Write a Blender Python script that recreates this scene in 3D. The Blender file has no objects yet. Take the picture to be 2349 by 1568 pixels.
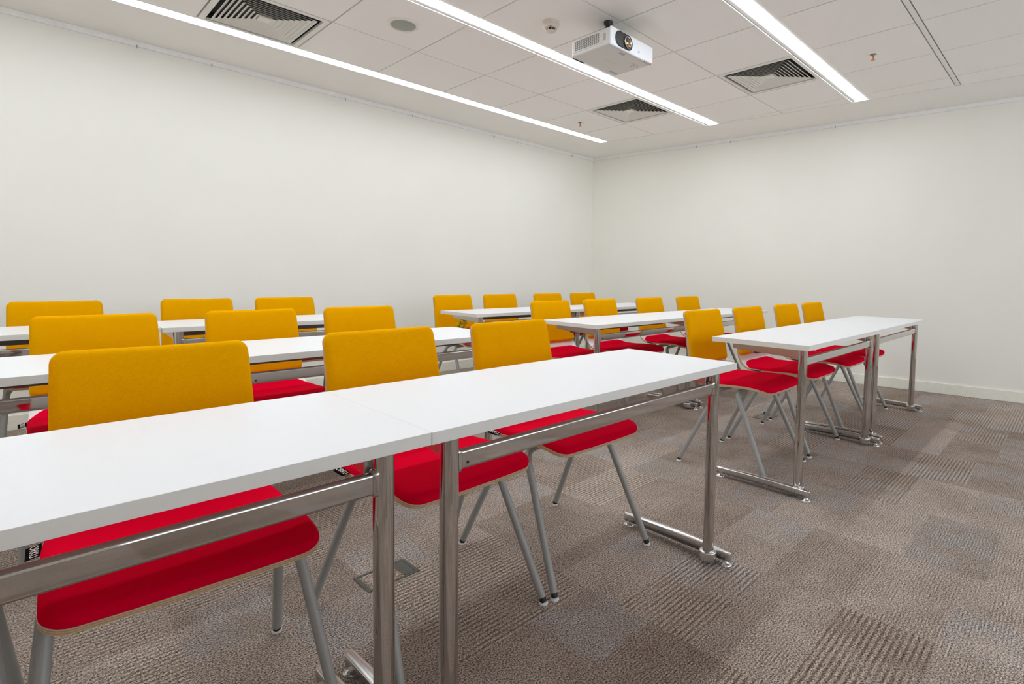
import bpy, bmesh, math, random
from mathutils import Vector, Matrix
random.seed(7)
S = bpy.context.scene
COL = S.collection

# ------------------------------------------------------------------ camera
cam_d = bpy.data.cameras.new('camera'); cam = bpy.data.objects.new('camera', cam_d); COL.objects.link(cam)
yaw, pitch, roll = -0.8023, -0.0601, 0.0163
fwd = Vector((-math.sin(yaw)*math.cos(pitch), math.cos(yaw)*math.cos(pitch), math.sin(pitch)))
rt = Vector((math.cos(yaw), math.sin(yaw), 0)); up = rt.cross(fwd)
rt2 = math.cos(roll)*rt + math.sin(roll)*up; up2 = -math.sin(roll)*rt + math.cos(roll)*up
M = Matrix((rt2, up2, -fwd)).transposed().to_4x4(); M.translation = (-1.8064, -0.865, 1.0238)
cam.matrix_world = M
cam_d.sensor_fit = 'HORIZONTAL'; cam_d.sensor_width = 36
cam_d.lens = 36*1235.49/2349; cam_d.shift_x = -109.31/2349; cam_d.shift_y = -78.45/2349
cam_d.clip_start = 0.02; cam_d.clip_end = 60
S.camera = cam

# ------------------------------------------------------------------ world and exposure
W = bpy.data.worlds.new('world'); S.world = W; W.use_nodes = True
W.node_tree.nodes['Background'].inputs['Color'].default_value = (0.9, 0.92, 1, 1)
W.node_tree.nodes['Background'].inputs['Strength'].default_value = 0.0
S.view_settings.view_transform = 'Standard'; S.view_settings.look = 'None'
S.cycles.max_bounces = 16; S.cycles.diffuse_bounces = 10
S.view_settings.exposure = 0.0; S.view_settings.gamma = 1.0; S.view_settings.use_curve_mapping = False
DAY = 2.6               # radiance of the daylit windows in the wall behind the camera
LIGHT = (8.2, 18.0, 18.5)     # radiance of the ceiling light diffusers, from the left wall outwards

# ------------------------------------------------------------------ room dimensions
ZC = 2.582
YW = 3.901             # wall_left plane
XW0, WA = 3.72, 0.1083  # wall_right: X = XW0 + WA*(YW-Y)
XL, YB = -4.4, -3.4
def wall_x(y): return XW0 + WA*(YW-y)
def grid_x(y): return 3.15 + 0.118*(3.2-y)
XG = 0.2806

# ------------------------------------------------------------------ materials
def mat(name, col, rough=.5, metal=0., spec=.5, **kw):
    m = bpy.data.materials.new(name); m.use_nodes = True
    b = m.node_tree.nodes['Principled BSDF']
    b.inputs['Base Color'].default_value = (*col, 1); b.inputs['Roughness'].default_value = rough
    b.inputs['Metallic'].default_value = metal; b.inputs['Specular IOR Level'].default_value = spec
    for k, v in kw.items(): b.inputs[k].default_value = v
    return m
class N:
    def __init__(s, m): s.t = m.node_tree; s.b = s.t.nodes['Principled BSDF']
    def n(s, typ, **kw):
        o = s.t.nodes.new(typ)
        for k, v in kw.items(): setattr(o, k, v)
        return o
    def l(s, a, b): s.t.links.new(a, b)
    def math(s, op, a, b=None, c=None):
        o = s.n('ShaderNodeMath', operation=op)
        for i, x in enumerate((a, b, c)):
            if x is None: continue
            if isinstance(x, (int, float)): o.inputs[i].default_value = x
            else: s.l(x, o.inputs[i])
        return o.outputs[0]
    def noise(s, vec, scale, detail=2., rough=.5):
        o = s.n('ShaderNodeTexNoise'); o.inputs['Scale'].default_value = scale; o.inputs['Detail'].default_value = detail
        o.inputs['Roughness'].default_value = rough
        if vec is not None: s.l(vec, o.inputs['Vector'])
        return o
    def mix(s, f, a, b, blend='MIX'):
        o = s.n('ShaderNodeMix', data_type='RGBA', blend_type=blend)
        for i, x in ((0, f), (6, a), (7, b)):
            if isinstance(x, (int, float)): o.inputs[i].default_value = x
            elif isinstance(x, tuple): o.inputs[i].default_value = (*x, 1)
            else: s.l(x, o.inputs[i])
        return o.outputs[2]
    def ramp(s, f, a, b):
        o = s.n('ShaderNodeMapRange'); s.l(f, o.inputs[0]); o.inputs[1].default_value = a; o.inputs[2].default_value = b
        return o.outputs[0]
    def bump(s, h, strength, dist):
        o = s.n('ShaderNodeBump'); o.inputs['Strength'].default_value = strength; o.inputs['Distance'].default_value = dist
        s.l(h, o.inputs['Height']); s.l(o.outputs[0], s.b.inputs['Normal'])

def soft_paint(name, col, rough, nscale=40, amt=.03):
    m = mat(name, col, rough); g = N(m); co = g.n('ShaderNodeTexCoord').outputs['Object']
    no = g.noise(co, nscale, 3); g.l(g.mix(g.ramp(no.outputs[0], .3, .7), tuple(c*(1-amt) for c in col), tuple(min(1, c*(1+amt)) for c in col)), g.b.inputs['Base Color'])
    g.bump(g.noise(co, 350, 2).outputs[0], .05, .002)
    return m
M_wall = soft_paint('wall_paint', (.89, .88, .82), .75, 1.5, .012)
M_margin = soft_paint('ceiling_plaster', (.90, .885, .845), .8, 4, .01)
M_base = soft_paint('baseboard_paint', (.88, .88, .79), .45)
M_rail = soft_paint('picture_rail_paint', (.90, .90, .89), .4)
M_tile = mat('ceiling_tile_fibre', (.76, .735, .70), .9)
g = N(M_tile); co = g.n('ShaderNodeNewGeometry').outputs['Position']; oi = g.n('ShaderNodeObjectInfo')
no = g.noise(co, 220, 4, .7)
c = g.mix(g.ramp(no.outputs[0], .3, .7), (.91, .885, .85), (.95, .93, .90))
c = g.mix(g.math('MULTIPLY', oi.outputs['Random'], .25), c, (.87, .88, .83)); g.l(c, g.b.inputs['Base Color']); g.bump(no.outputs[0], .15, .002)
M_grid = mat('ceiling_grid_metal', (.30, .285, .265), .6)
M_band = mat('ceiling_band_white', (.84, .84, .80), .5)
M_white = soft_paint('white_enamel', (.80, .79, .73), .4)
M_fix = mat('light_channel_white', (.82, .82, .80), .35)
M_dark = mat('duct_dark', (.035, .035, .033), .7)
M_day = mat('daylight_pane', (.8, .85, .9), .1)
M_day.node_tree.nodes['Principled BSDF'].inputs['Emission Color'].default_value = (.86, .95, 1.08, 1)
M_day.node_tree.nodes['Principled BSDF'].inputs['Emission Strength'].default_value = DAY
M_emit = []
for L_ in LIGHT:
    m_ = mat('light_diffuser', (1, 1, 1), .5); b_ = m_.node_tree.nodes['Principled BSDF']
    b_.inputs['Emission Color'].default_value = (.92, .985, 1.025, 1); b_.inputs['Emission Strength'].default_value = L_
    M_emit.append(m_)
M_lam = soft_paint('white_laminate', (.86, .875, .91), .33, 60, .006)
M_edge = soft_paint('white_edge_band', (.80, .79, .76), .4, 60, .01)
M_chrome = mat('chrome', (.60, .58, .56), .05, 1.)
g = N(M_chrome); co = g.n('ShaderNodeTexCoord').outputs['Object']
g.l(g.math('MULTIPLY_ADD', g.noise(co, 9, 3).outputs[0], .06, .015), g.b.inputs['Roughness'])
M_cast = mat('polished_cast_metal', (.70, .70, .70), .22, 1.)
M_steel = mat('dark_steel_rail', (.15, .135, .12), .45, .3)
M_bracket = mat('bracket_metal', (.60, .58, .54), .28, 1.)
M_leg = soft_paint('grey_powder_coat', (.335, .335, .32), .38, 90, .03)
M_black = mat('black_plastic', (.012, .012, .013), .4)
M_tag = mat('black_woven_tag', (.008, .008, .009), 1., spec=0.)
M_glide = mat('white_glide', (.78, .78, .76), .4)
M_woodA = soft_paint('birch_ply_light', (.66, .47, .28), .5, 60, .08)
M_woodB = soft_paint('birch_ply_dark', (.47, .31, .17), .5, 60, .08)
M_shell = mat('white_shell_laminate', (.80, .785, .79), .4)
def fabric(name, a, b):
    m = mat(name, a, .9, spec=.02); g = N(m); co = g.n('ShaderNodeTexCoord').outputs['Object']
    sp = g.n('ShaderNodeSeparateXYZ'); g.l(co, sp.inputs[0])
    yz = g.math('ADD', sp.outputs[1], sp.outputs[2])
    w1 = g.math('SINE', g.math('MULTIPLY', g.math('ADD', sp.outputs[0], yz), 2*math.pi/.0042))
    w2 = g.math('SINE', g.math('MULTIPLY', yz, 2*math.pi/.0026))
    no = g.noise(co, 420, 3, .7); no2 = g.noise(co, 14, 2)
    h = g.math('ADD', g.math('MULTIPLY', g.math('ADD', w1, w2), .12), no.outputs[0])
    f = g.math('ADD', g.math('MULTIPLY', g.ramp(h, .1, .9), .75), g.math('MULTIPLY', no2.outputs[0], .25))
    g.l(g.mix(f, b, a), g.b.inputs['Base Color']); g.bump(h, .35, .0012)
    g.b.inputs['Sheen Weight'].default_value = .0; g.b.inputs['Sheen Roughness'].default_value = .5
    return m
M_yel = fabric('yellow_fabric', (.92, .44, .0), (.70, .31, .0))
M_red = fabric('red_fabric', (.80, .0, .030), (.58, .0, .018))
M_boxm = soft_paint('floor_box_plastic', (.11, .115, .095), .5, 120, .15)
M_copper = mat('copper', (.75, .27, .13), .3, 1.)
M_brass = mat('dull_brass', (.33, .26, .12), .35, 1.)
M_redglass = mat('red_bulb', (.5, .02, .01), .15)
M_smoke = soft_paint('beige_plastic', (.70, .64, .56), .4)
M_grille = soft_paint('speaker_grille_mesh', (.36, .38, .33), .6, 400, .25)
M_proj = mat('projector_white', (.78, .80, .83), .3)
M_projb = mat('projector_grey', (.66, .65, .62), .4)
M_lens = mat('lens_glass', (.05, .02, .008), .04, spec=1.); 
M_amber = mat('lens_coating', (.55, .25, .05), .12, .9)
M_ring = mat('lens_ring', (.75, .76, .78), .2, 1.)
M_sens = mat('sensor_window', (.50, .60, .74), .25)
M_prred = mat('red_indicator', (.75, .08, .05), .4)
M_sticker = mat('grey_sticker', (.40, .39, .37), .5)
M_logo = mat('cream_print', (.70, .68, .56), .5)
M_print = mat('white_print', (.85, .85, .85), .5)
M_petal = mat('yellow_petal', (1.0, .84, .02), .4)
M_stem = mat('green_stem', (.12, .20, .04), .6)
M_pot = mat('white_ceramic', (.78, .77, .74), .25)
M_soil = mat('potting_soil', (.06, .035, .02), .95)

# carpet: half-tile patches, some ribbed along X, over a speckled pile
M_carpet = mat('carpet_pile', (.15, .13, .12), 1., spec=.05); g = N(M_carpet)
pos = g.n('ShaderNodeNewGeometry').outputs['Position']; sp = g.n('ShaderNodeSeparateXYZ'); g.l(pos, sp.inputs[0])
def wn(x, y, z=0.):
    cmb = g.n('ShaderNodeCombineXYZ')
    for i, v in enumerate((x, y, z)):
        if isinstance(v, (int, float)): cmb.inputs[i].default_value = v
        else: g.l(v, cmb.inputs[i])
    o = g.n('ShaderNodeTexWhiteNoise', noise_dimensions='3D'); g.l(cmb.outputs[0], o.inputs['Vector']); return o
px, py = sp.outputs[0], sp.outputs[1]
cx = g.math('FLOOR', g.math('DIVIDE', px, .5))
off = wn(cx, 3.7)
cy = g.math('FLOOR', g.math('DIVIDE', g.math('ADD', py, g.math('MULTIPLY', g.math('ROUND', g.math('MULTIPLY', off.outputs[0], 4)), .0625)), .25))
r1 = wn(cx, cy, 1.); r2 = wn(cx, cy, 9.); r3 = wn(g.math('FLOOR', g.math('DIVIDE', px, .25)), cy, 4.)
sp1 = g.noise(pos, 205, 2, .7); sp2 = g.noise(pos, 430, 1, .5); big = g.noise(pos, 2.6, 3, .6); mid = g.noise(pos, 7, 2)
tone = g.math('ADD', g.math('MULTIPLY', r1.outputs[0], .30), g.math('MULTIPLY', big.outputs[0], .85))
base = g.mix(g.ramp(tone, .32, .82), (.262, .207, .170), (.432, .362, .312))
base = g.mix(g.math('MULTIPLY', g.math('MULTIPLY', g.math('GREATER_THAN', r3.outputs[0], .62), g.ramp(mid.outputs[0], .35, .6)), .55), base, (.372, .346, .336))
spk = g.math('ADD', g.math('MULTIPLY', sp1.outputs[0], .72), g.math('MULTIPLY', sp2.outputs[0], .28))
lum = g.ramp(spk, .40, .61)
colr = g.mix(lum, g.mix(1., base, (.22, .215, .21), 'MULTIPLY'), g.mix(1., base, (1.82, 1.83, 1.86), 'MULTIPLY'))
# coarse and fine ribs, broken into dashes
brk = g.noise(pos, 120, 1); PIT = .0166
ph = g.math('ADD', g.math('MULTIPLY', py, 2*math.pi/PIT), g.math('MULTIPLY', g.math('SUBTRACT', brk.outputs[0], .5), 2.2))
dash = wn(g.math('FLOOR', g.math('DIVIDE', px, .0075)), g.math('FLOOR', g.math('DIVIDE', py, PIT)), 2.)
rib = g.math('ADD', g.ramp(g.math('SINE', ph), -.6, .3), g.math('MULTIPLY', dash.outputs[0], .28))
ph2 = g.math('ADD', g.math('MULTIPLY', py, 2*math.pi/.0092), g.math('MULTIPLY', g.math('SUBTRACT', brk.outputs[0], .5), 5.))
rib2 = g.ramp(g.math('SINE', ph2), -.9, .6)
on = g.math('MULTIPLY', g.ramp(r2.outputs[0], .56, .70), g.ramp(mid.outputs[0], .30, .52))
on2 = g.math('MULTIPLY', g.math('LESS_THAN', r2.outputs[0], .42), g.ramp(mid.outputs[0], .34, .60))
colr = g.mix(g.math('MULTIPLY', on, .85), colr, g.mix(rib, g.mix(1., colr, (.40, .39, .38), 'MULTIPLY'), g.mix(1., colr, (1.30, 1.28, 1.24), 'MULTIPLY')))
colr = g.mix(g.math('MULTIPLY', on2, .7), colr, g.mix(rib2, g.mix(1., colr, (.56, .55, .54), 'MULTIPLY'), g.mix(1., colr, (1.18, 1.17, 1.15), 'MULTIPLY')))
g.l(colr, g.b.inputs['Base Color'])
hgt = g.math('ADD', spk, g.math('MULTIPLY', g.math('MULTIPLY', rib, on), .3)); g.bump(hgt, .4, .003)

# ------------------------------------------------------------------ mesh helpers
class MB:
    def __init__(s): s.v = []; s.f = []; s.m = []; s.sm = []
    def add(s, vs, fs, mi=0, smooth=False):
        o = len(s.v); s.v += [tuple(v) for v in vs]
        for f in fs: s.f.append([o+i for i in f]); s.m.append(mi); s.sm.append(smooth)
    def box(s, x0, x1, y0, y1, z0, z1, mi=0):
        s.add([(x0,y0,z0),(x1,y0,z0),(x1,y1,z0),(x0,y1,z0),(x0,y0,z1),(x1,y0,z1),(x1,y1,z1),(x0,y1,z1)],
              [(0,3,2,1),(4,5,6,7),(0,1,5,4),(1,2,6,5),(2,3,7,6),(3,0,4,7)], mi)
    def prism(s, poly, z0, z1, mi=0):
        n = len(poly)
        s.add([(x,y,z0) for x,y in poly]+[(x,y,z1) for x,y in poly],
              [tuple(range(n))[::-1], tuple(range(n,2*n))]+[(i,(i+1)%n,n+(i+1)%n,n+i) for i in range(n)], mi)
    def rings(s, rs, mi=0, smooth=True, cap0=True, cap1=True):
        n = len(rs[0]); vs = [p for r in rs for p in r]; fs = []
        for k in range(len(rs)-1):
            for i in range(n): fs.append((k*n+i, k*n+(i+1)%n, (k+1)*n+(i+1)%n, (k+1)*n+i))
        s.add(vs, fs, mi, smooth); o = len(s.v)-len(vs)
        if cap0: s.f.append([o+i for i in range(n)][::-1]); s.m.append(mi); s.sm.append(False)
        if cap1: s.f.append([o+len(vs)-n+i for i in range(n)]); s.m.append(mi); s.sm.append(False)
    def lathe(s, prof, c=(0,0,0), seg=20, mi=0, axis='Z', smooth=True):
        rs = []
        for r, h in prof:
            ring = []
            for i in range(seg):
                a = 2*math.pi*i/seg; p = (r*math.cos(a), r*math.sin(a), h)
                if axis == 'Y': p = (p[0], p[2], -p[1])
                if axis == 'X': p = (p[2], p[0], p[1])
                ring.append((p[0]+c[0], p[1]+c[1], p[2]+c[2]))
            rs.append(ring)
        s.rings(rs, mi, smooth)
    def tube(s, path, r, seg=10, mi=0):
        path = [Vector(p) for p in path]; rs = []; ref = None
        for i, p in enumerate(path):
            t = (path[min(i+1, len(path)-1)]-path[max(i-1, 0)]).normalized()
            if ref is None: ref = Vector((0,0,1)) if abs(t.z) < .9 else Vector((1,0,0))
            u = (ref - t*ref.dot(t)).normalized(); w = t.cross(u); ref = u
            rs.append([tuple(p+u*(r*math.cos(2*math.pi*k/seg))+w*(r*math.sin(2*math.pi*k/seg))) for k in range(seg)])
        s.rings(rs, mi)
    def mesh(s, name, mats, bevel=0, bseg=2, fix=True):
        me = bpy.data.meshes.new(name); me.from_pydata(s.v, [], s.f)
        for m in mats: me.materials.append(m)
        me.polygons.foreach_set('material_index', s.m); me.polygons.foreach_set('use_smooth', s.sm)
        bm = bmesh.new(); bm.from_mesh(me)
        if fix: bmesh.ops.recalc_face_normals(bm, faces=bm.faces)
        if bevel:
            bmesh.ops.remove_doubles(bm, verts=bm.verts, dist=1e-6)
            es = [e for e in bm.edges if len(e.link_faces) == 2 and e.calc_face_angle(0) > .5]
            r = bmesh.ops.bevel(bm, geom=es, offset=bevel, segments=bseg, affect='EDGES', profile=.5, clamp_overlap=True)
            for f in bm.faces: f.smooth = True
        bm.to_mesh(me); bm.free(); me.update()
        # area-weighted shading normals: flat faces stay flat, only the small rounding faces turn
        vn = [Vector((0,0,0)) for _ in me.vertices]
        for p in me.polygons:
            if p.use_smooth:
                for v in p.vertices: vn[v] += p.normal*p.area
        if any(p.use_smooth for p in me.polygons):
            ln = [None]*len(me.loops)
            for p in me.polygons:
                for li in p.loop_indices:
                    n_ = vn[me.loops[li].vertex_index]
                    ln[li] = tuple(n_.normalized()) if p.use_smooth and n_.length > 0 else tuple(p.normal)
            for p in me.polygons: p.use_smooth = True
            me.normals_split_custom_set(ln)
        return me

def link(name, me, parent=None, loc=None, kind=None):
    o = bpy.data.objects.new(name, me); COL.objects.link(o)
    if parent is not None: o.parent = parent
    if loc is not None: o.location = loc
    if kind: o['kind'] = kind
    return o
def tag(o, label, cat, group=None):
    o['label'] = label; o['category'] = cat
    if group: o['group'] = group
    return o
def empty(name, loc, label, cat, group=None, rz=0):
    o = bpy.data.objects.new(name, None); COL.objects.link(o); o.location = loc; o.rotation_euler.z = rz
    o.empty_display_size = .1
    return tag(o, label, cat, group)
def dup(o, parent=None):
    c = o.copy(); COL.objects.link(c); c.parent = parent
    for ch in list(o.children): dup(ch, c)
    return c
def text_mesh(txt, size, extr=.0002):
    cu = bpy.data.curves.new('t', 'FONT'); cu.body = txt; cu.size = size; cu.extrude = extr; cu.align_x = 'CENTER'; cu.align_y = 'CENTER'
    cu.resolution_u = 3
    o = bpy.data.objects.new('t', cu); COL.objects.link(o)
    dg = bpy.context.evaluated_depsgraph_get(); me = bpy.data.meshes.new_from_object(o.evaluated_get(dg))
    bpy.data.objects.remove(o); bpy.data.curves.remove(cu); return me
def add_text(mb, txt, size, org, xd, yd, mi):
    me = text_mesh(txt, size); xd, yd = Vector(xd).normalized(), Vector(yd).normalized(); zd = xd.cross(yd)
    mb.add([tuple(Vector(org)+xd*v.co.x+yd*v.co.y+zd*v.co.z) for v in me.vertices], [tuple(p.vertices) for p in me.polygons], mi)
    bpy.data.meshes.remove(me)

# ------------------------------------------------------------------ structure: floor, walls
FX0, FX1, FY0, FY1 = -4.5, 5.0, -3.5, 4.0
mb = MB(); mb.box(XL-.1, 4.75, YB-.1, YW+.1, -.12, -.006)
floor = link('floor', mb.mesh('floor', [M_grid]), kind='structure')
mt = MB(); mt.box(-.25, .25, -.25, .25, -.006, 0)
me_ct = mt.mesh('carpet_tile', [M_carpet])
n = 0
for i in range(-9, 10):
    for j in range(-7, 8):
        x, y = i*.5+.25, j*.5+.25
        x0, x1, y0, y1 = max(i*.5, XL), i*.5+.5, max(j*.5, YB), min(j*.5+.5, YW)
        if x1 <= XL+.01 or y1 <= YB+.01 or y0 >= YW-.01 or x0 >= wall_x(y0)-.01: continue
        if x0 > i*.5 or y0 > j*.5 or y1 < j*.5+.5 or x1 > wall_x(y1):
            poly = [(x0,y0),(min(x1,wall_x(y0)),y0),(min(x1,wall_x(y1)),y1),(x0,y1)]
            if x0 >= wall_x(y1)-.005: poly = [(x0,y0),(wall_x(y0),y0),(x0,min(y1, YW-(x0-XW0)/WA))]
            m2 = MB(); m2.prism(poly, -.006, 0); link('carpet_tile', m2.mesh('carpet_tile_cut', [M_carpet]), floor)
        else: link('carpet_tile', me_ct, floor, (x, y, 0))
        n += 1

ZT = ZC+.2
mb = MB(); mb.box(XL-.1, XW0+.1, YW, YW+.1, -.1, ZT); link('wall_left', mb.mesh('wall_left', [M_wall]), kind='structure')
mb = MB(); mb.prism([(XW0,YW),(wall_x(YB-.1),YB-.1),(wall_x(YB-.1)+.1,YB-.1),(XW0+.1,YW)], -.1, ZT); link('wall_right', mb.mesh('wall_right', [M_wall]), kind='structure')
mb = MB(); mb.box(XL-.1, XL, YB-.1, YW, -.1, ZT); link('wall_far', mb.mesh('wall_far', [M_wall]), kind='structure')
mb = MB(); mb.box(XL, wall_x(YB), YB-.1, YB, -.1, ZT); link('wall_behind', mb.mesh('wall_behind', [M_wall]), kind='structure')
for k, xc in enumerate((-.45, 1.65, 3.5)):
    hw = .95 if k < 2 else .70
    m = MB()
    for a, b, c, d in ((-hw,hw,.80,.86),(-hw,hw,2.30,2.36),(-hw,-hw+.06,.86,2.30),(hw-.06,hw,.86,2.30),(-.025,.025,.86,2.30)): m.box(xc+a, xc+b, YB+.0005, YB+.06, c, d)
    wf = link('window_%d' % (k+1), m.mesh('window', [M_rail]), kind='structure')
    for a, b in ((-hw+.06, -.025), (.025, hw-.06)):
        m = MB(); m.box(xc+a, xc+b, YB+.012, YB+.020, .86, 2.30); link('window_pane', m.mesh('window_pane', [M_day]), wf)
BH, BT = .0965, .014
def strip_right(t, z0, z1):
    m = MB(); m.prism([(XW0-.0005,YW-t),(XW0-t,YW-t),(wall_x(YB)-t,YB),(wall_x(YB)-.0005,YB)], z0, z1); return m
mb = MB(); mb.box(XL, XW0, YW-BT, YW-.0005, 0, BH); link('baseboard_left', mb.mesh('baseboard_left', [M_base], .004), kind='structure')
link('baseboard_right', strip_right(BT, 0, BH).mesh('baseboard_right', [M_base], .004), kind='structure')
mb = MB(); mb.box(XL, XW0, YW-.016, YW-.0005, ZC-.036, ZC); link('trim_1', mb.mesh('trim_1', [M_rail], .002), kind='structure')
link('trim_2', strip_right(.016, ZC-.036, ZC).mesh('trim_2', [M_rail], .002), kind='structure')

# ------------------------------------------------------------------ ceiling: grid, margins, tiles
LW = .070    # half width of a light channel
LY = [3.235, 1.921, .597]
mb = MB(); mb.box(XL-.1, 4.75, YB-.1, YW+.1, ZC+.10, ZC+.2)
ceiling = link('ceiling', mb.mesh('ceiling', [M_dark]), kind='structure')
mb = MB(); mb.prism([(XL,LY[0]+.05),(wall_x(LY[0]+.05)-.001,LY[0]+.05),(XW0-.001,YW-.001),(XL,YW-.001)], ZC, ZC+.03); link('plaster_margin', mb.mesh('plaster_margin', [M_margin]), ceiling)
mb = MB(); mb.prism([(grid_x(LY[0]+.05),LY[0]+.05),(grid_x(YB),YB),(wall_x(YB),YB),(wall_x(LY[0]+.05),LY[0]+.05)], ZC, ZC+.03)
link('plaster_margin', mb.mesh('plaster_margin_end', [M_margin]), ceiling)
def clip(poly, a, b, c):      # keep a*x+b*y<=c
    out = []
    for i in range(len(poly)):
        p, q = poly[i], poly[(i+1) % len(poly)]; dp, dq = a*p[0]+b*p[1]-c, a*q[0]+b*q[1]-c
        if dp <= 0: out.append(p)
        if dp*dq < 0: t = dp/(dp-dq); out.append((p[0]+t*(q[0]-p[0]), p[1]+t*(q[1]-p[1])))
    return out
GAP = .0045
rows = []
Y1, Y2, Y3 = 2.5908, 1.2522, -.0578
rows = [(Y1, LY[0]-.05, 'a'), (LY[1]+LW, Y1, 'a'), (Y2, LY[1]-LW, 'b'), (LY[2]+LW, Y2, 'b'), (Y3, LY[2]-LW, 'c')]
yy = Y3-.034; EXTRA = []
while yy > YB+.01: rows.append((max(yy-.6, YB), yy, 'd')); yy -= .6; EXTRA.append(yy)
VENT_CELLS = [(-2, 0), (3, 1), (3, 3)]     # (column index, row index)
def col_x(k): return XG + .6*k
fullmesh = {}
for ri, (y0, y1, _) in enumerate(rows):
    for k in range(-8, 6):
        x0, x1 = max(col_x(k), XL), col_x(k+1)
        if x1 <= XL+.02: continue
        if (k, ri) in VENT_CELLS: continue
        a0, a1, b0, b1 = x0+GAP, x1-GAP, y0+GAP, y1-GAP
        poly = clip([(a0,b0),(a1,b0),(a1,b1),(a0,b1)], 1, .118, 3.15+.118*3.2-.009)
        if len(poly) < 3: continue
        xs = [p[0] for p in poly]
        if max(xs)-min(xs) < .02: continue
        if len(poly) == 4 and abs(max(xs)-a1) < 1e-6 and x0 == col_x(k):
            key = ri
            if key not in fullmesh:
                m2 = MB(); hx, hy = (a1-a0)/2, (b1-b0)/2; m2.box(-hx, hx, -hy, hy, 0, .014); fullmesh[key] = m2.mesh('ceiling_tile', [M_tile])
            link('ceiling_tile', fullmesh[key], ceiling, ((a0+a1)/2, (b0+b1)/2, ZC))
        else:
            m2 = MB(); m2.prism(poly, ZC, ZC+.014); link('ceiling_tile', m2.mesh('ceiling_tile_cut', [M_tile]), ceiling)
# T-bars behind the joints
def tbar(x0, x1, y0, y1, z=ZC+.0045, mt_=None):
    m = MB(); m.box(x0, x1, y0, y1, z, z+.03); link('grid_bar', m.mesh('grid_bar', [mt_ or M_grid]), ceiling)
for k in range(-7, 6):
    x = col_x(k)
    for (y0, y1, _) in rows:
        if x < grid_x((y0+y1)/2)-.05: tbar(x-.010, x+.010, y0+.001, y1-.001, ZC+.0145)
for y in [Y1, Y2]+[e for e in EXTRA if e > YB+.02]: tbar(XL, grid_x(y)-.004, y-.010, y+.010, ZC+.0145)
tbar(XL, grid_x(Y3)-.010, Y3-.031, Y3-.003, ZC+.0015, M_band)

# ------------------------------------------------------------------ ceiling lights
names = ['long ceiling light strip nearest the left wall', 'long ceiling light strip passing beside the projector',
         'ceiling light strip at right, between the vent and the copper sprinkler']
for i, y in enumerate(LY):
    x1 = grid_x(y)-.012; lab = names[i]
    t = empty('ceiling_light', (0, y, ZC), lab, 'ceiling light', 'recessed light strips')
    h = .05 if i == 0 else LW
    m = MB(); hd = .043
    for s in (-1, 1):
        lo, hi = sorted((s*hd, s*(h-.002))); m.box(XL, x1, lo, hi, .006, .05)
    m.box(x1, x1+.006, -h+.002, h-.002, .0, .05)
    link('channel', m.mesh('channel', [M_fix]), t)
    m = MB(); m.box(XL, x1, -hd+.0005, hd-.0005, .004, .045); link('diffuser', m.mesh('diffuser', [M_emit[i]]), t)

# ------------------------------------------------------------------ air vents
def make_vent(k, ri, label):
    y0, y1, _ = rows[ri]; x0 = col_x(k)
    t = empty('air_vent', (x0+.3, (y0+y1)/2, ZC), label, 'air vent', 'square ceiling vents')
    hx, hy = .294, (y1-y0)/2-.006
    def ring(m, a, b, za, c, d, zb):      # quads between rectangle (a,b) and (c,d)
        P = [(-a,-b,za),(a,-b,za),(a,b,za),(-a,b,za)]; Q = [(-c,-d,zb),(c,-d,zb),(c,d,zb),(-c,d,zb)]
        m.add(P+Q, [(i,(i+1)%4,4+(i+1)%4,4+i) for i in range(4)])
    a = .262
    m = MB(); ring(m, hx, hy, 0, a, a, -.002); ring(m, a, a, -.002, a-.003, a-.003, .012); ring(m, hx, hy, 0, hx, hy, .02)
    link('frame', m.mesh('frame', [M_white], fix=False), t)
    m = MB(); m.box(-.27, .27, -.27, .27, .055, .06)
    for s in (-1, 1): m.box(s*.265-.003, s*.265+.003, -.27, .27, .02, .055); m.box(-.27, .27, s*.265-.003, s*.265+.003, .02, .055)
    link('duct', m.mesh('duct', [M_dark]), t)
    for q in range(8):
        b = .236-q*.0255
        m = MB(); ring(m, b, b, -.001, b-.018, b-.018, .010); ring(m, b-.002, b-.002, -.001, b-.020, b-.020, .010)
        ring(m, b, b, -.001, b-.002, b-.002, -.001); ring(m, b-.018, b-.018, .010, b-.020, b-.020, .010); link('slat', m.mesh('slat', [M_white], fix=False), t)
    m = MB(); b = .034; m.box(-b, b, -b, b, -.001, .02); link('centre_plate', m.mesh('centre_plate', [M_white], .004), t)
    return t
make_vent(-2, 0, 'white louvred ceiling vent at upper left, above the left light strip')
make_vent(3, 1, 'white louvred ceiling vent touching the middle light strip near the corner')
make_vent(3, 3, 'white louvred ceiling vent beside the right light strip')

# ------------------------------------------------------------------ small ceiling things
t = empty('ceiling_speaker', (.0, 2.292, ZC), 'round white ceiling speaker with grey grille', 'speaker')
m = MB(); m.lathe([(.098,0),(.098,-.004),(.090,-.008),(.078,-.006),(.076,.004)], seg=36); link('bezel', m.mesh('bezel', [M_white]), t)
m = MB(); m.lathe([(.077,.004),(.076,-.005),(.05,-.010),(.02,-.0125),(.001,-.013)], seg=36); link('grille', m.mesh('grille', [M_grille]), t)

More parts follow.
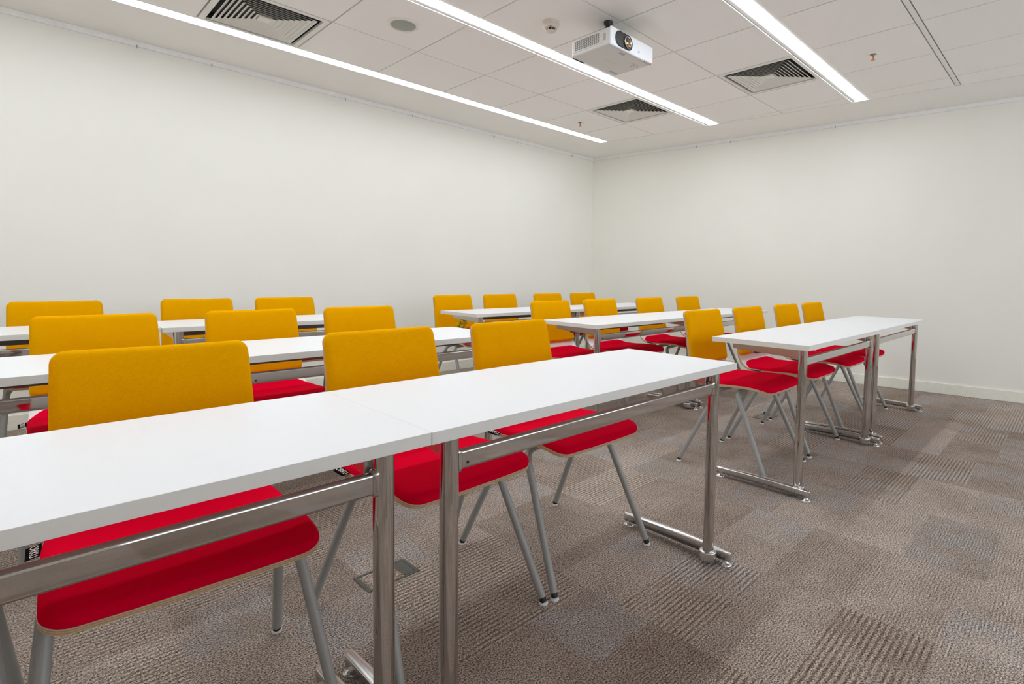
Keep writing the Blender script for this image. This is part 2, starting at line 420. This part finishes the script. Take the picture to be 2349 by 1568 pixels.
t = empty('smoke_detector', (.60, 1.575, ZC), 'round cream smoke detector beside the projector', 'smoke detector')
m = MB(); m.lathe([(.052,0),(.052,-.018),(.050,-.020)], seg=32); link('base', m.mesh('base', [M_smoke]), t)
m = MB(); m.lathe([(.049,-.019),(.049,-.028),(.044,-.036),(.036,-.040),(.030,-.041)], seg=32)
m.lathe([(.027,-.052),(.028,-.055),(.026,-.058),(.001,-.058)], seg=32); link('housing', m.mesh('housing', [M_smoke]), t)
m = MB(); m.lathe([(.028,-.040),(.025,-.054)], seg=32); link('smoke_slot', m.mesh('smoke_slot', [M_black]), t)
for q in range(8):
    a = q*math.pi/4+.2; m = MB(); c_, s_ = math.cos(a), math.sin(a)
    m.tube([(.036*c_,.036*s_,-.039),(.034*c_,.034*s_,-.046),(.027*c_,.027*s_,-.055)], .0022, 6); link('rib', m.mesh('rib', [M_smoke]), t)
m = MB(); m.lathe([(.004,-.034),(.004,-.042),(.001,-.043)], (-.03,-.026,0), 8); link('indicator', m.mesh('indicator', [M_prred]), t)

def sprinkler(x, y, lab, cop):
    t = empty('sprinkler', (x, y, ZC), lab, 'sprinkler', 'ceiling sprinklers')
    m = MB(); m.lathe([(.040,0),(.040,-.002),(.034,-.005),(.022,-.005),(.020,.002)], seg=24); link('plate', m.mesh('plate', [M_rail]), t)
    m = MB(); m.lathe([(.012,.0),(.012,-.010),(.008,-.014),(.006,-.016)], seg=12); link('body', m.mesh('body', [M_brass]), t)
    for s in (-1, 1):
        m = MB(); m.tube([(s*.009,0,-.012),(s*.010,0,-.022),(s*.004,0,-.038)], .0022, 6); link('arm', m.mesh('arm', [M_copper if cop else M_ring]), t)
    m = MB(); m.lathe([(.0025,-.014),(.0028,-.036)], seg=8); link('bulb', m.mesh('bulb', [M_redglass]), t)
    m = MB(); m.lathe([(.004,-.036),(.014,-.040),(.014,-.042),(.001,-.042)], seg=16); link('deflector', m.mesh('deflector', [M_copper]), t)
sprinkler(2.331, 2.887, 'small sprinkler head near the left light strip, towards the corner', False)
sprinkler(2.421, .253, 'copper sprinkler head right of the right-hand light strip', True)

# ------------------------------------------------------------------ projector
PX0, PX1, PY0, PY1, PZ0, PZ1 = .660, 1.078, 1.145, 1.455, 2.352, 2.456
cxp, cyp = (PX0+PX1)/2, (PY0+PY1)/2
t = empty('projector', (cxp, cyp, PZ0), 'white projector hanging from the ceiling', 'projector')
w, d, hh = (PX1-PX0)/2, (PY1-PY0)/2, PZ1-PZ0
m = MB(); m.box(-w, w, -d+.012, d, 0, hh); link('body', m.mesh('body', [M_projb], .014, 3), t)
m = MB(); m.box(-w-.001, w+.001, -d, -d+.016, -.001, hh+.001); fb = link('front_panel', m.mesh('front_panel', [M_proj], .010, 3), t)
# lens recess (pill outline), ring and glass
def pill(cx_, cz_, hw, hz, r, y, n=8):
    P = []
    for sx, sz, a0 in ((1,1,0),(-1,1,90),(-1,-1,180),(1,-1,270)):
        for i in range(n+1):
            a = math.radians(a0+90*i/n); P.append((cx_+sx*(hw-r)+r*math.cos(a), y, cz_+sz*(hz-r)+r*math.sin(a)))
    return P
lx, lz = -.090, .053
m = MB(); m.rings([pill(lx, lz, .082, .044, .043, -d-.003), pill(lx, lz, .079, .041, .040, -d-.005), pill(lx, lz, .076, .038, .037, -d-.001)], smooth=False)
link('lens_surround', m.mesh('lens_surround', [M_black]), t)
lx2 = -.060
m = MB(); m.lathe([(.030,-d-.002),(.034,-d-.010),(.031,-d-.012),(.028,-d-.003)], (lx2,0,lz-.002), 28, axis='Y'); ln = link('lens_ring', m.mesh('lens_ring', [M_ring]), t)
m = MB(); m.lathe([(.0285,-d-.002),(.022,-d-.007),(.012,-d-.010),(.001,-d-.011)], (lx2,0,lz-.002), 28, axis='Y'); link('lens', m.mesh('lens', [M_lens]), t)
m = MB(); m.lathe([(.012,-d-.0102),(.018,-d-.0090),(.0185,-d-.0088)], (lx2+.003,0,lz-.007), 20, axis='Y'); link('lens_coating', m.mesh('lens_coating', [M_amber]), t)
m = MB(); m.lathe([(.008,-d-.001),(.008,-d-.0018),(.001,-d-.002)], (.060,0,.034), 16, axis='Y'); link('sensor_window', m.mesh('sensor_window', [M_sens]), t)
for q in range(4):
    x = .120+q*.021; m = MB(); m.box(x, x+.012, -d-.0015, -d+.010, -.003, .006)
    link('indicator', m.mesh('indicator', [M_prred if q == 3 else M_sticker], .001), t)
# side grille
m = MB(); m.box(-w-.003, -w+.002, -.098, d-.015, .022, .096); gp = link('side_cover', m.mesh('side_cover', [M_projb], .001, 1), t)
m = MB()
for r_ in range(9):
    for c_ in range(13):
        y = -.068+c_*.0148+(r_ % 2)*.003; z = .031+r_*.0063
        m.box(-w-.0036, -w-.0029, y, y+.0105, z, z+.0034)
link('grille_slots', m.mesh('grille_slots', [M_dark]), gp)
m = MB(); m.box(-w-.0012, -w+.002, -d+.040, -d+.068, .035, .075); link('speaker_patch', m.mesh('speaker_patch', [M_sticker], .001, 1), t)
m = MB(); m.lathe([(.003,-w-.004),(.003,-w)], (0,-.085,.062), 8, axis='X'); link('screw', m.mesh('screw', [M_sticker]), t)
# bottom: stickers, keypad, brand name
m = MB(); m.box(-.075, -.030, -d+.030, -d+.052, -.0006, .001); link('sticker', m.mesh('sticker', [M_sticker]), t)
m = MB(); m.box(.11, .19, .100, .118, -.0006, .001); link('sticker', m.mesh('sticker2', [M_sticker]), t)
m = MB(); add_text(m, 'Panasonic', .030, (.0,.006,-.0006), (1,0,0), (0,-1,0), 0); link('brand_lettering', m.mesh('brand', [M_logo], fix=False), t)
for q, (x, y) in enumerate([(.10,-.075),(.118,-.075),(.136,-.075),(.154,-.075),(.127,-.055),(.145,-.055),(.136,-.038),(.172,-.062)]):
    m = MB(); m.lathe([(.005,0),(.005,-.0012),(.001,-.0013)], (x,y,0), 10); link('button', m.mesh('button', [M_sticker]), t)
m = MB(); m.box(-w+.012, -w+.115, d-.010, d+.001, -.002, .006); link('rear_slot', m.mesh('rear_slot', [M_black], .002, 1), t)
m = MB(); m.box(-w+.05, w-.05, -.06, .07, hh-.002, hh+.012); link('mount_plate', m.mesh('mount_plate', [M_black], .002, 1), t)
m = MB(); m.lathe([(.016,hh+.01),(.016,ZC-PZ0-.02),(.026,ZC-PZ0-.018),(.028,ZC-PZ0)], (-.035,.012,0), seg=16); link('mount_pole', m.mesh('mount_pole', [M_black]), t)

# ------------------------------------------------------------------ picture-rail hooks
def hook(x, y, nx, ny, lab):
    t = empty('picture_hook', (x, y, ZC-.036), lab, 'hook', 'hooks hanging from the picture rail')
    m = MB(); m.tube([(0,0,.008),(nx*.002,ny*.002,-.008),(nx*.006,ny*.006,-.016),(nx*.010,ny*.010,-.014)], .0028, 6); link('hook_wire', m.mesh('hook_wire', [M_sticker]), t)
    m = MB(); m.box(-.004, .004, -.004, .004, -.004, .002); link('slider', m.mesh('slider', [M_sticker]), t)
HL = [2.35, 2.018, 1.008, .344, -.672, -1.115]
on_ = ['first', 'second', 'third', 'fourth', 'fifth', 'sixth', 'seventh']
for i, x in enumerate([3.28]+HL): hook(x, YW-.022, 0, -1, 'tiny grey hook under the left wall rail, %s from the corner' % on_[i])
for i, y in enumerate([3.495, 2.439, 2.039, .982]): hook(wall_x(y)-.022, y, -1, 0, 'tiny grey hook under the right wall rail, %s from the corner' % on_[i])

# ------------------------------------------------------------------ floor boxes
def floor_box(x, y, lab, raised):
    t = empty('floor_box', (x, y, 0), lab, 'floor box', 'floor outlet boxes')
    hw, hd = .093, .055
    m = MB()
    m.box(-hw, hw, -hd, -hd+.008, 0, .003); m.box(-hw, hw, hd-.008, hd, 0, .003)
    m.box(-hw, -hw+.012, -hd+.008, hd-.008, 0, .003); m.box(hw-.012, hw, -hd+.008, hd-.008, 0, .003)
    link('frame', m.mesh('frame', [M_boxm]), t)
    m = MB(); m.box(-hw+.013, .040, -hd+.010, hd-.010, 0, .002); link('carpet_lid', m.mesh('carpet_lid', [M_carpet]), t)
    m = MB(); m.box(.042, hw-.013, -hd+.009, hd-.009, 0, .0035); lf = link('cable_flap', m.mesh('cable_flap', [M_boxm], .001, 1), t)
    m = MB(); m.box(.038, .042, -hd+.018, hd-.018, .0002, .0042); link('hinge', m.mesh('hinge', [M_brass]), lf)
    if raised:
        m = MB(); m.box(.05, .075, .0, .035, .003, .022); link('plug', m.mesh('plug', [M_black], .003), t)
floor_box(-.931, .775, 'grey floor outlet box under the front tables, between chrome legs', False)
floor_box(2.105, .772, 'floor outlet box with an open flap behind the right front tables', True)

# ------------------------------------------------------------------ tables
TL, TD, TZ, TT = 1.2515, .478, .724, .0245
CIN, CY, CR = .072, .050, .0197        # column inset, Y, radius
def tabletop_mesh():
    m = MB(); m.box(.0001, TL-.0001, 0, TD, TZ-TT, TZ)
    me = m.mesh('tabletop', [M_lam, M_edge], .0008, 2)
    for p in me.polygons:
        if abs(p.normal.z) < .5: p.material_index = 1
    return me
def make_table():
    t = empty('folding_table', (0,0,0), 'x', 'table')
    link('tabletop', tabletop_mesh(), t)
    # beam (rounded rectangular tube) between the columns
    def rr(x, cy_, cz_, hy, hz, r, n=4):
        P = []
        for sy, sz, a0 in ((1,1,0),(-1,1,90),(-1,-1,180),(1,-1,270)):
            for i in range(n+1):
                a = math.radians(a0+90*i/n); P.append((x, cy_+sy*(hy-r)+r*math.cos(a), cz_+sz*(hz-r)+r*math.sin(a)))
        return P
    m = MB(); m.rings([rr(x, CY, .637, .0095, .0205, .0065) for x in (CIN+.010, TL-CIN-.010)]); bmn = link('beam', m.mesh('beam', [M_chrome]), t)
    for s, x in ((1, CIN), (-1, TL-CIN)):
        m = MB(); m.rings([rr(x+s*(CR-.005), CY, .637, .0135, .0265, .010), rr(x+s*(CR+.003), CY, .637, .013, .0255, .010), rr(x+s*(CR+.006), CY, .637, .0105, .0215, .007)])
        link('weld_flange', m.mesh('weld_flange', [M_chrome]), bmn)
    m = MB(); m.lathe([(.0035, CY-.0100), (.0035, CY-.008)], (CIN+.040, 0, .630), 8, axis='Y'); link('screw', m.mesh('screw', [M_black]), bmn)
    m = MB(); m.box(CIN+.02, TL-CIN-.02, .275, .30, TZ-TT-.050, TZ-TT); link('rail', m.mesh('rail', [M_steel], .003, 2), t)
    for s, x in ((1, CIN), (-1, TL-CIN)):
        m = MB(); m.lathe([(CR,.022),(CR,TZ-TT)], (x,CY,0), 28); lg = link('leg', m.mesh('leg', [M_chrome]), t)
        m = MB(); m.lathe([(CR+.002,.012),(.030,.016),(.031,.030),(.031,.044),(.029,.048),(CR+.001,.0485)], (x,CY,0), 24)
        m.prism([(x-.004,CY-.026),(x-s*.040,CY-.020),(x-s*.040,CY+.030),(x-.004,CY+.028)] if s > 0 else [(x+.004,CY+.028),(x+.040,CY+.030),(x+.040,CY-.020),(x+.004,CY-.026)], .016, .046)
        link('collar', m.mesh('collar', [M_cast]), lg)
        # foot bar beside the column, slightly arched, tapering to both ends
        xf = x-s*.036; rs = []
        es_ = [0, .0008, .0025, .005, .008, .012, .016]
        for e_ in es_+[.016+.438*i/14 for i in range(1, 14)]+[.470-e for e in es_[::-1]]:
            u = e_/.470; y = -.022+e_
            e = min(u, 1-u)*.470; tap = math.sqrt(max(0, 1-max(0, 1-e/.016)**2))*.80+.20 if e < .016 else 1
            hw = (.0135+.0035*math.sin(math.pi*u))*tap; z0, z1 = .019+.003*math.sin(math.pi*u), .050+.007*math.sin(math.pi*u)
            rs.append([(xf-hw,y,z0),(xf+hw,y,z0),(xf+hw,y,z1-.0055),(xf+hw*.90,y,z1-.003),(xf+hw*.55,y,z1-.0006),(xf,y,z1),(xf-hw*.55,y,z1-.0006),(xf-hw*.90,y,z1-.003),(xf-hw,y,z1-.0055)])
        m = MB(); m.rings(rs); ft = link('foot', m.mesh('foot', [M_cast]), t)
        for y in (-.002, .428):
            m = MB(); m.lathe([(.0225,0),(.0225,.004),(.018,.007),(.009,.010),(.009,.028)], (xf,y,0), 18); link('glide', m.mesh('glide', [M_cast]), ft)
        # folding bracket under the top
        m = MB(); zt = TZ-TT
        x0, x1 = sorted((x-s*.012, x+s*.030))
        prof = [(CY+.015, zt-.052), (CY+.06, zt-.046), (.34, zt-.034), (.395, zt-.030), (.395, zt), (CY+.015, zt)]
        nP = len(prof)
        m.add([(x0,y,z) for y, z in prof]+[(x1,y,z) for y, z in prof], [tuple(range(nP)), tuple(range(nP,2*nP))[::-1]]+[(i,(i+1)%nP,nP+(i+1)%nP,nP+i) for i in range(nP)])
        br = link('bracket', m.mesh('bracket', [M_bracket], .004, 2), t)
        m = MB(); m.lathe([(.007,zt-.044),(.007,zt-.036)], ((x0+x1)/2,.30,0), 10); link('bolt', m.mesh('bolt', [M_bracket]), br)
    return t
T0 = make_table(); first = True
ROWN = {'A': 'front', 'B': 'middle', 'C': 'back'}
tables = [('A', 'left', 'aisle', -1.2515, 0.0), ('A', 'left', 'outer', -2.503, .002),
          ('A', 'right', 'aisle', .715, .003), ('A', 'right', 'outer', 1.9668, .0035),
          ('B', 'left', 'aisle', -1.298, 1.205), ('B', 'left', 'outer', -2.55, 1.205),
          ('B', 'right', 'aisle', .700, 1.248), ('B', 'right', 'outer', 1.9518, 1.244),
          ('C', 'left', 'aisle', -1.250, 2.478), ('C', 'left', 'outer', -2.506, 2.492),
          ('C', 'right', 'aisle', .645, 2.365), ('C', 'right', 'outer', 1.8968, 2.369)]
TLAB = {('A','left','aisle'): 'white table in the front row, left block, ending at the aisle',
 ('A','left','outer'): 'nearest white table, running off the lower left of the picture',
 ('A','right','aisle'): 'white table in the front row, right block, nearer the aisle',
 ('A','right','outer'): 'white table in the front row nearest the right wall',
 ('B','left','aisle'): 'white table in the middle row, left block, ending at the aisle',
 ('B','left','outer'): 'white table in the middle row, cut off by the left picture edge',
 ('B','right','aisle'): 'white table in the middle row, right block, nearer the aisle',
 ('B','right','outer'): 'white table in the middle row nearest the right wall',
 ('C','left','aisle'): 'white table in the back row, left block, ending at the aisle',
 ('C','left','outer'): 'white table in the back row, cut off by the left picture edge',
 ('C','right','aisle'): 'white table in the back row, right block, nearer the aisle',
 ('C','right','outer'): 'white table in the back row nearest the right wall'}
for r_, b_, p_, x, y in tables:
    o = T0 if first else dup(T0); first = False
    o.location = (x, y, 0); o['label'] = TLAB[(r_, b_, p_)]; o['group'] = 'white tables set in three rows'

# ------------------------------------------------------------------ chairs
# profile of the shell's upper/front face (y, z), from the seat's front edge to the top of the back
CTRL = [(.010,.444),(.055,.4555),(.120,.461),(.200,.459),(.290,.4535),(.360,.4545),(.405,.4645),(.440,.485),(.463,.515),(.475,.555),(.484,.61),(.499,.70),(.516,.78),(.530,.832)]
def catmull(P, n):
    P = [Vector(p) for p in P]; out = []
    for i in range(len(P)-1):
        p0, p1, p2, p3 = P[max(i-1,0)], P[i], P[i+1], P[min(i+2,len(P)-1)]
        for k in range(n):
            t = k/n; out.append(.5*((2*p1)+(-p0+p2)*t+(2*p0-5*p1+4*p2-p3)*t*t+(-p0+3*p1-3*p2+p3)*t**3))
    out.append(P[-1]); return out
PR = catmull(CTRL, 8); AL = [0]
for a, b in zip(PR, PR[1:]): AL.append(AL[-1]+(b-a).length)
SL = AL[-1]
def at_s(s):
    s = min(max(s, 0), SL)
    for i in range(len(AL)-1):
        if s <= AL[i+1]:
            t = (s-AL[i])/max(1e-9, AL[i+1]-AL[i]); p = PR[i].lerp(PR[i+1], t); d = (PR[min(i+2,len(PR)-1)]-PR[max(i-1,0)]).normalized(); break
    return p, d
def s_of_z(z):
    for i in range(len(PR)-1):
        if PR[i].y <= z <= PR[i+1].y and PR[i].x > .40: return AL[i]+(z-PR[i].y)/(PR[i+1].y-PR[i].y)*(AL[i+1]-AL[i])
def halfw(s):
    u = s/SL
    k = min(1, max(0, (u-.36)/.22)); k = k*k*(3-2*k)
    return .2195*(1-k)+(.207-.012*max(0, u-.55)/.45)*k
def surf(x, s, off=0.):
    p, d = at_s(s); nrm = Vector((-d.y, d.x))     # (y,z) normal to the upper/front side
    curve = .010*(x/.2)**2*min(1, max(0, (s/SL-.45)/.2))      # back slightly dished
    q = p+nrm*(off+curve+.004*(abs(x)/.2)**3*(1 if s/SL < .45 else 0))
    return (x, q.x, q.y)
def outline(s, s0, s1, hw, r0, r1):
    for d, r in ((s-s0, r0), (s1-s, r1)):
        if d < r: hw = hw-r+math.sqrt(max(0, r*r-(r-d)**2))
    return hw
def spaced(s0, s1, r0, r1, n):
    L = [s0+r0*(1-math.cos(math.pi/2*i/6)) for i in range(7)]
    L += [s0+r0+(s1-r1-s0-r0)*i/n for i in range(1, n)]
    L += [s1-r1+r1*math.sin(math.pi/2*i/6) for i in range(7)]
    return L
def make_shell():
    r0, r1, TH, NU, LAY = .045, .030, .0115, 12, 5
    Ls = spaced(0, SL, r0, r1, 30); m = MB(); rows_ = []
    for s in Ls: hw = outline(s, 0, SL, halfw(s), r0, r1); rows_.append([(-1+2*i/NU)*hw for i in range(NU+1)])
    n = NU+1
    for side, off in ((0, 0.), (1, -TH)):
        vs = [surf(x, s, off) for s, xs in zip(Ls, rows_) for x in xs]
        fs = [(k*n+i, k*n+i+1, (k+1)*n+i+1, (k+1)*n+i) for k in range(len(Ls)-1) for i in range(NU)]
        m.add(vs, [f if side == 0 else f[::-1] for f in fs], 0, True)
    per = [(0, i) for i in range(NU)]+[(k, NU) for k in range(len(Ls)-1)]+[(len(Ls)-1, i) for i in range(NU, 0, -1)]+[(k, 0) for k in range(len(Ls)-1, 0, -1)]
    for a in range(LAY):
        vs = [surf(rows_[k][i], Ls[k], -TH*(a+e)/LAY) for e in (0, 1) for k, i in per]; N_ = len(per)
        m.add(vs, [(i, N_+i, N_+(i+1) % N_, (i+1) % N_) for i in range(N_)], 1+a % 2, False)
    return m.mesh('shell', [M_shell, M_woodA, M_woodB], fix=False)
def make_pad(name, s0, s1, r0, r1, inset, th, mt_):
    NU = 20; Ls = spaced(s0, s1, r0, r1, 22); m = MB(); e = .016
    n = NU+1; top = []; bot = []
    us = [math.sin(math.pi/2*(-1+2*i/NU)) for i in range(n)]
    for s in Ls:
        hw = outline(s, s0, s1, halfw(s)-inset, r0, r1)
        for u in us:
            x = u*hw; d = min(hw-abs(x), s-s0, s1-s); f = math.sqrt(max(0, 1-(1-min(1, d/e))**2))
            top.append(surf(x, s, .0008+.003*min(1, d/.004 if d > 0 else 0)*0+th*f)); bot.append(surf(x, s, .0004))
    fs = [(k*n+i, k*n+i+1, (k+1)*n+i+1, (k+1)*n+i) for k in range(len(Ls)-1) for i in range(NU)]
    m.add(top, fs, 0, True); m.add(bot, [f[::-1] for f in fs], 0, True)
    return m.mesh(name, [mt_], fix=False)
def make_chair():
    c = empty('classroom_chair', (0,0,0), 'x', 'chair')
    link('shell', make_shell(), c)
    sB = s_of_z(.528); sS = s_of_z(.492)
    sp_ = link('seat_pad', make_pad('seat_pad', .0005, sS, .045, .10, .0008, .020, M_red), c)
    link('back_pad', make_pad('back_pad', sB, SL+.0012, .026, .030, -.0008, .020, M_yel), c)
    # woven tag on the seat's side
    m = MB(); s0 = .30; P = []
    for k in range(5):
        for xx, oz in ((-.216, .004), (-.240, -.003)): P.append(surf(xx, s0+.058*k/4, oz if k else oz))
    vs = [Vector(p) for p in P]
    m.add([tuple(v) for v in vs]+[(v.x, v.y, v.z-.0012) for v in vs], [(2*k,2*k+1,2*k+3,2*k+2) for k in range(4)]+[(10+2*k,10+2*k+2,10+2*k+3,10+2*k+1) for k in range(4)]+[(2*k+1,11+2*k,13+2*k,2*k+3) for k in range(4)]+[(0,10,11,1),(8,9,19,18)], 0)
    a, b = Vector(surf(-.228, s0+.012, .0005)), Vector(surf(-.228, s0+.046, .0005)); xd = (a-b).normalized(); yd = (Vector(surf(-.216, s0+.03, .004))-Vector(surf(-.240, s0+.03, -.003))).normalized()
    add_text(m, 'ORKU', .0195, (a+b)/2+Vector((0,0,.0010)), xd, yd, 1)
    link('tag', m.mesh('tag', [M_tag, M_print], fix=False), sp_)
    # legs: two bent tubes crossing under the seat, each half a leg
    R_ = .0123
    for sx in (-1, 1):
        for ya, yf in ((.185, .0), (.290, .485)):
            A = Vector((sx*.207, ya, .424)); F = Vector((sx*.250, yf, .020)); inn = Vector((sx*.02, ya+(.012 if yf == 0 else -.012), .432))
            d1 = (F-A).normalized(); d2 = (inn-A).normalized(); bl = .042
            path = [F, A+d1*.2]
            P0, P2 = A+d1*bl, A+d2*bl
            for i in range(9):
                t = i/8; path.append(P0*(1-t)**2+A*2*t*(1-t)+P2*t*t)
            path.append(inn)
            m = MB(); m.tube(path, R_, 12); lg = link('leg', m.mesh('leg', [M_leg]), c)
            dd = d1; m = MB()
            m.tube([F-dd*.004, Vector((F.x+dd.x*.012, F.y+dd.y*.012, .0065))], .0112, 12, 1)
            cc = (F.x+dd.x*.014, F.y+dd.y*.014, 0); m.lathe([(.0135,0),(.0140,.0035),(.0125,.0075),(.004,.008)], cc, 14, 0)
            link('glide', m.mesh('glide', [M_glide, M_black]), lg)
    m = MB(); m.box(-.06, .06, .15, .33, .4335, .4395); m.box(-.075, -.062, .16, .32, .4365, .4405); m.box(.062, .075, .16, .32, .4365, .4405)
    link('mount_plate', m.mesh('mount_plate', [M_black], .001, 1), c)
    return c
C0 = make_chair(); first = True
RB = {'A': ('front', .285, .215), 'B': ('middle', 1.475, 1.452), 'C': ('back', 2.725, 2.620)}
CX = {('A','l'): [-.372, -.915, -1.540, -2.055], ('A','r'): [1.051, 1.645, 2.290, 2.835],
      ('B','l'): [-.443, -.976, -1.548], ('B','r'): [1.018, 1.594, 2.296, 2.957],
      ('C','l'): [-.401, -.932, -1.60], ('C','r'): [.962, 1.500, 2.1465, 2.690]}
for (r_, b_), xs in CX.items():
    nm, yl, yr = RB[r_]
    for i, x in enumerate(xs):
        o = C0 if first else dup(C0); first = False
        o.location = (x, yl if b_ == 'l' else yr, 0); o.rotation_euler.z = random.uniform(-.005, .005)+{('A','l',2): -.05, ('A','l',1): .04}.get((r_, b_, i), 0)
        if (r_, b_, i) == ('A', 'l', 2): o.location.y -= .035; o.location.x -= .03
        if (r_, b_, i) == ('A', 'l', 3): o.location.y = .302
        bl_ = 'left' if b_ == 'l' else 'right'
        if r_ == 'A' and b_ == 'l' and i == 3: lab = 'chair at lower left showing only its grey legs under the nearest table'
        elif r_ == 'A' and b_ == 'l' and i == 2: lab = 'largest, nearest chair with yellow back and red seat under the nearest table'
        else: lab = 'yellow-backed, red-seated chair in the %s row, %s block, %s from the aisle' % (nm, bl_, on_[i])
        o['label'] = lab; o['group'] = 'yellow and red classroom chairs'

# ------------------------------------------------------------------ small flower pot on a back-row chair
t = empty('flower_pot', (.805, 2.780, .4850), 'small pot of yellow flowers on a back row chair, beyond the middle table', 'flower pot')
m = MB(); m.lathe([(.020,0),(.024,.002),(.030,.060),(.032,.092),(.029,.093),(.028,.080)], seg=20); link('pot', m.mesh('pot', [M_pot]), t)
m = MB(); m.lathe([(.001,.081),(.0285,.080)], seg=16); link('soil', m.mesh('soil', [M_soil]), t)
for q in range(9):
    a = q*2.4; rr_ = .006+.030*(q/9)**.6; x, y = rr_*math.cos(a), rr_*math.sin(a); top = .128+.014*math.sin(q*1.7)
    m = MB(); m.tube([(x*.4,y*.4,.078),(x*.8,y*.8,.10),(x*1.15,y*1.15,top-.018)], .0016, 6); st = link('stem', m.mesh('stem', [M_stem]), t)
    m = MB()
    for p in range(6):
        b = p*math.pi/3+q; cx_, cy_ = x*1.15, y*1.15; c_, s_ = math.cos(b), math.sin(b); z0 = top-.020
        prof = [(0,0,.003),(.009,.006,.009),(.013,.015,.0095),(.011,.025,.006),(.013,.031,.001)]
        L = [(cx_+r*c_-w_*s_, cy_+r*s_+w_*c_, z0+h_) for r, h_, w_ in prof]; Rr = [(cx_+r*c_+w_*s_, cy_+r*s_-w_*c_, z0+h_) for r, h_, w_ in prof]
        m.add(L+Rr, [(i, i+1, 6+i, 5+i) for i in range(4)], 0, True)
    link('blossom', m.mesh('blossom', [M_petal]), st)
